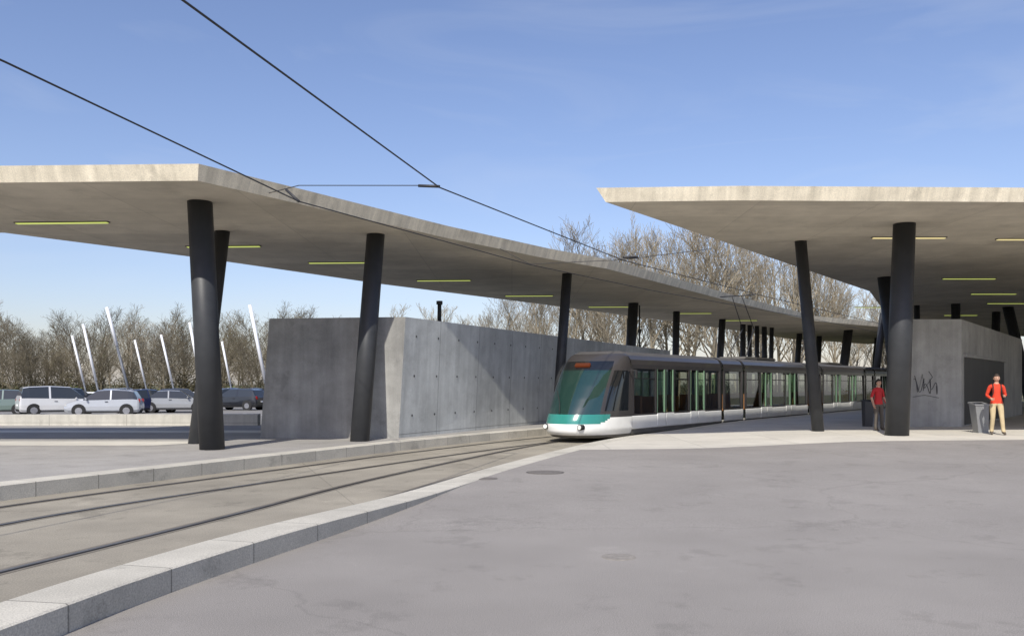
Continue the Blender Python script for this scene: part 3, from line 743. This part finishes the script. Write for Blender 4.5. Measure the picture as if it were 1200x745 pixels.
    for sd,n in ((-1,'r'),(1,'l')):
        p=pose[n]; w_=Vector(p['wri']); dv=(w_-Vector(p['elb'])).normalized(); pal=w_+dv*.06
        sx=dv.cross(Vector((0,-1,0.2))).normalized(); curl=sx.cross(dv).normalized()
        if curl.y>0 and curl.z>0: curl=-curl
        N_={};E_=[];Rr=[]
        for i,(o_,l) in enumerate(((-.027,.062),(-.009,.072),(.009,.070),(.027,.055))):
            b0=pal+sx*o_+dv*.02; b1=b0+dv*(.03+l*.35)+curl*.006; b2=b1+(dv*.8+curl*.6).normalized()*l*.35; b3=b2+(dv*.4+curl*.9).normalized()*l*.3
            for k_,q in enumerate((b0,b1,b2,b3)): N_[(i,k_)]=(tuple(q),.0095-.0008*k_)
            E_+=[((i,0),(i,1)),((i,1),(i,2)),((i,2),(i,3))]; Rr.append((i,0))
        t0=pal-dv*.02-sx*.02*sd*-1; t1=t0+sx*sd*.035+dv*.02+curl*.012; t2=t1+dv*.032+curl*.012
        for k_,q in enumerate((t0,t1,t2)): N_[(9,k_)]=(tuple(q),.011-.001*k_)
        E_+=[((9,0),(9,1)),((9,1),(9,2))]; Rr.append((9,0))
        skinned('fingers_'+n,N_,E_,Rr,e,[skin],None,1)
    return e
pose1={'r':dict(knee=(-.105,-.06,.50),ank=(-.12,.03,.095),elb=(-.24,.07,1.14),wri=(-.17,-.15,1.05)),
       'l':dict(knee=(.12,-.10,.50),ank=(.15,-.14,.095),elb=(.24,.06,1.14),wri=(.17,-.16,1.12)),'sleeve':1}
m=person('walking_man',14.42,25.4,0.0,R(-18),1.80,(0.60,0.05,0.02),(0.46,0.37,0.22),(0.03,0.02,0.015),pose1)
M_str=mat('strap_black',(.02,.02,.02),.8)
for sd in (-1,1): wire('backpack_strap',[(sd*.10,.08,1.46),(sd*.105,-.06,1.47),(sd*.105,-.125,1.36),(sd*.11,-.125,1.22),(sd*.14,-.04,1.10)],.014,M_str,m)
box('backpack',(0,.19,1.26),(.30,.16,.42),M_str,m,bev=.05)
pose2={'r':dict(knee=(-.10,-.03,.50),ank=(-.11,.0,.095),elb=(-.25,.04,1.14),wri=(-.25,-.06,.90)),
       'l':dict(knee=(.11,-.05,.50),ank=(.13,-.04,.095),elb=(.25,.02,1.14),wri=(.22,-.12,.96)),'sleeve':0}
person('waiting_woman',11.80,27.5,0.0,R(20),1.66,(0.50,0.025,0.03),(0.10,0.085,0.07),(0.02,0.015,0.01),pose2)

# ------------------------------------------------------------ light, sky, camera
tosun=Vector((-.27,-.963,1.0)).normalized()
el=math.asin(tosun.z); az=math.atan2(tosun.x,tosun.y)
sd=bpy.data.lights.new('sun','SUN'); sd.energy=5.0; sd.angle=R(.5); sd.color=(1,.955,.87)
so=bpy.data.objects.new('sun',sd); so.rotation_euler=(-tosun).to_track_quat('-Z','Y').to_euler(); COL.objects.link(so)
wd_=bpy.data.worlds.new('World'); scene.world=wd_; wd_.use_nodes=True; N=wd_.node_tree.nodes; L=wd_.node_tree.links
bg=N['Background']; sk=N.new('ShaderNodeTexSky'); sk.sky_type='NISHITA'; sk.sun_disc=False; sk.sun_elevation=el; sk.sun_rotation=az
sk.air_density=1.1; sk.dust_density=1.0; sk.ozone_density=2.8
tint=N.new('ShaderNodeMixRGB'); tint.blend_type='MULTIPLY'; tint.inputs[0].default_value=1; tint.inputs[2].default_value=(1.08,0.99,1.10,1); L.new(sk.outputs[0],tint.inputs[1])
tc=N.new('ShaderNodeTexCoord'); mp=N.new('ShaderNodeMapping'); mp.inputs['Rotation'].default_value=(0.2,0.35,0.3); mp.inputs['Scale'].default_value=(1.6,2.0,7.0)
L.new(tc.outputs['Generated'],mp.inputs[0]); ns=N.new('ShaderNodeTexNoise'); ns.inputs['Scale'].default_value=1.7; ns.inputs['Detail'].default_value=7; ns.inputs['Distortion'].default_value=1.1
L.new(mp.outputs[0],ns.inputs[0]); mr=N.new('ShaderNodeMapRange'); mr.inputs[1].default_value=.49; mr.inputs[2].default_value=.85; mr.inputs[3].default_value=0; mr.inputs[4].default_value=.22; L.new(ns.outputs['Fac'],mr.inputs[0])
mx=N.new('ShaderNodeMixRGB'); L.new(mr.outputs[0],mx.inputs[0]); L.new(tint.outputs[0],mx.inputs[1]); mx.inputs[2].default_value=(5.6,5.9,6.4,1); L.new(mx.outputs[0],bg.inputs[0])
bg.inputs[1].default_value=.14
cd=bpy.data.cameras.new('camera'); cd.sensor_width=36; cd.lens=30; cd.shift_y=77.5/1200; cd.clip_end=4000; cd.clip_start=.05
co=bpy.data.objects.new('camera',cd); co.location=(0,0,1.5); co.rotation_euler=(R(90),0,0); COL.objects.link(co); scene.camera=co
scene.view_settings.view_transform='Standard'; scene.view_settings.look='None'; scene.view_settings.exposure=0
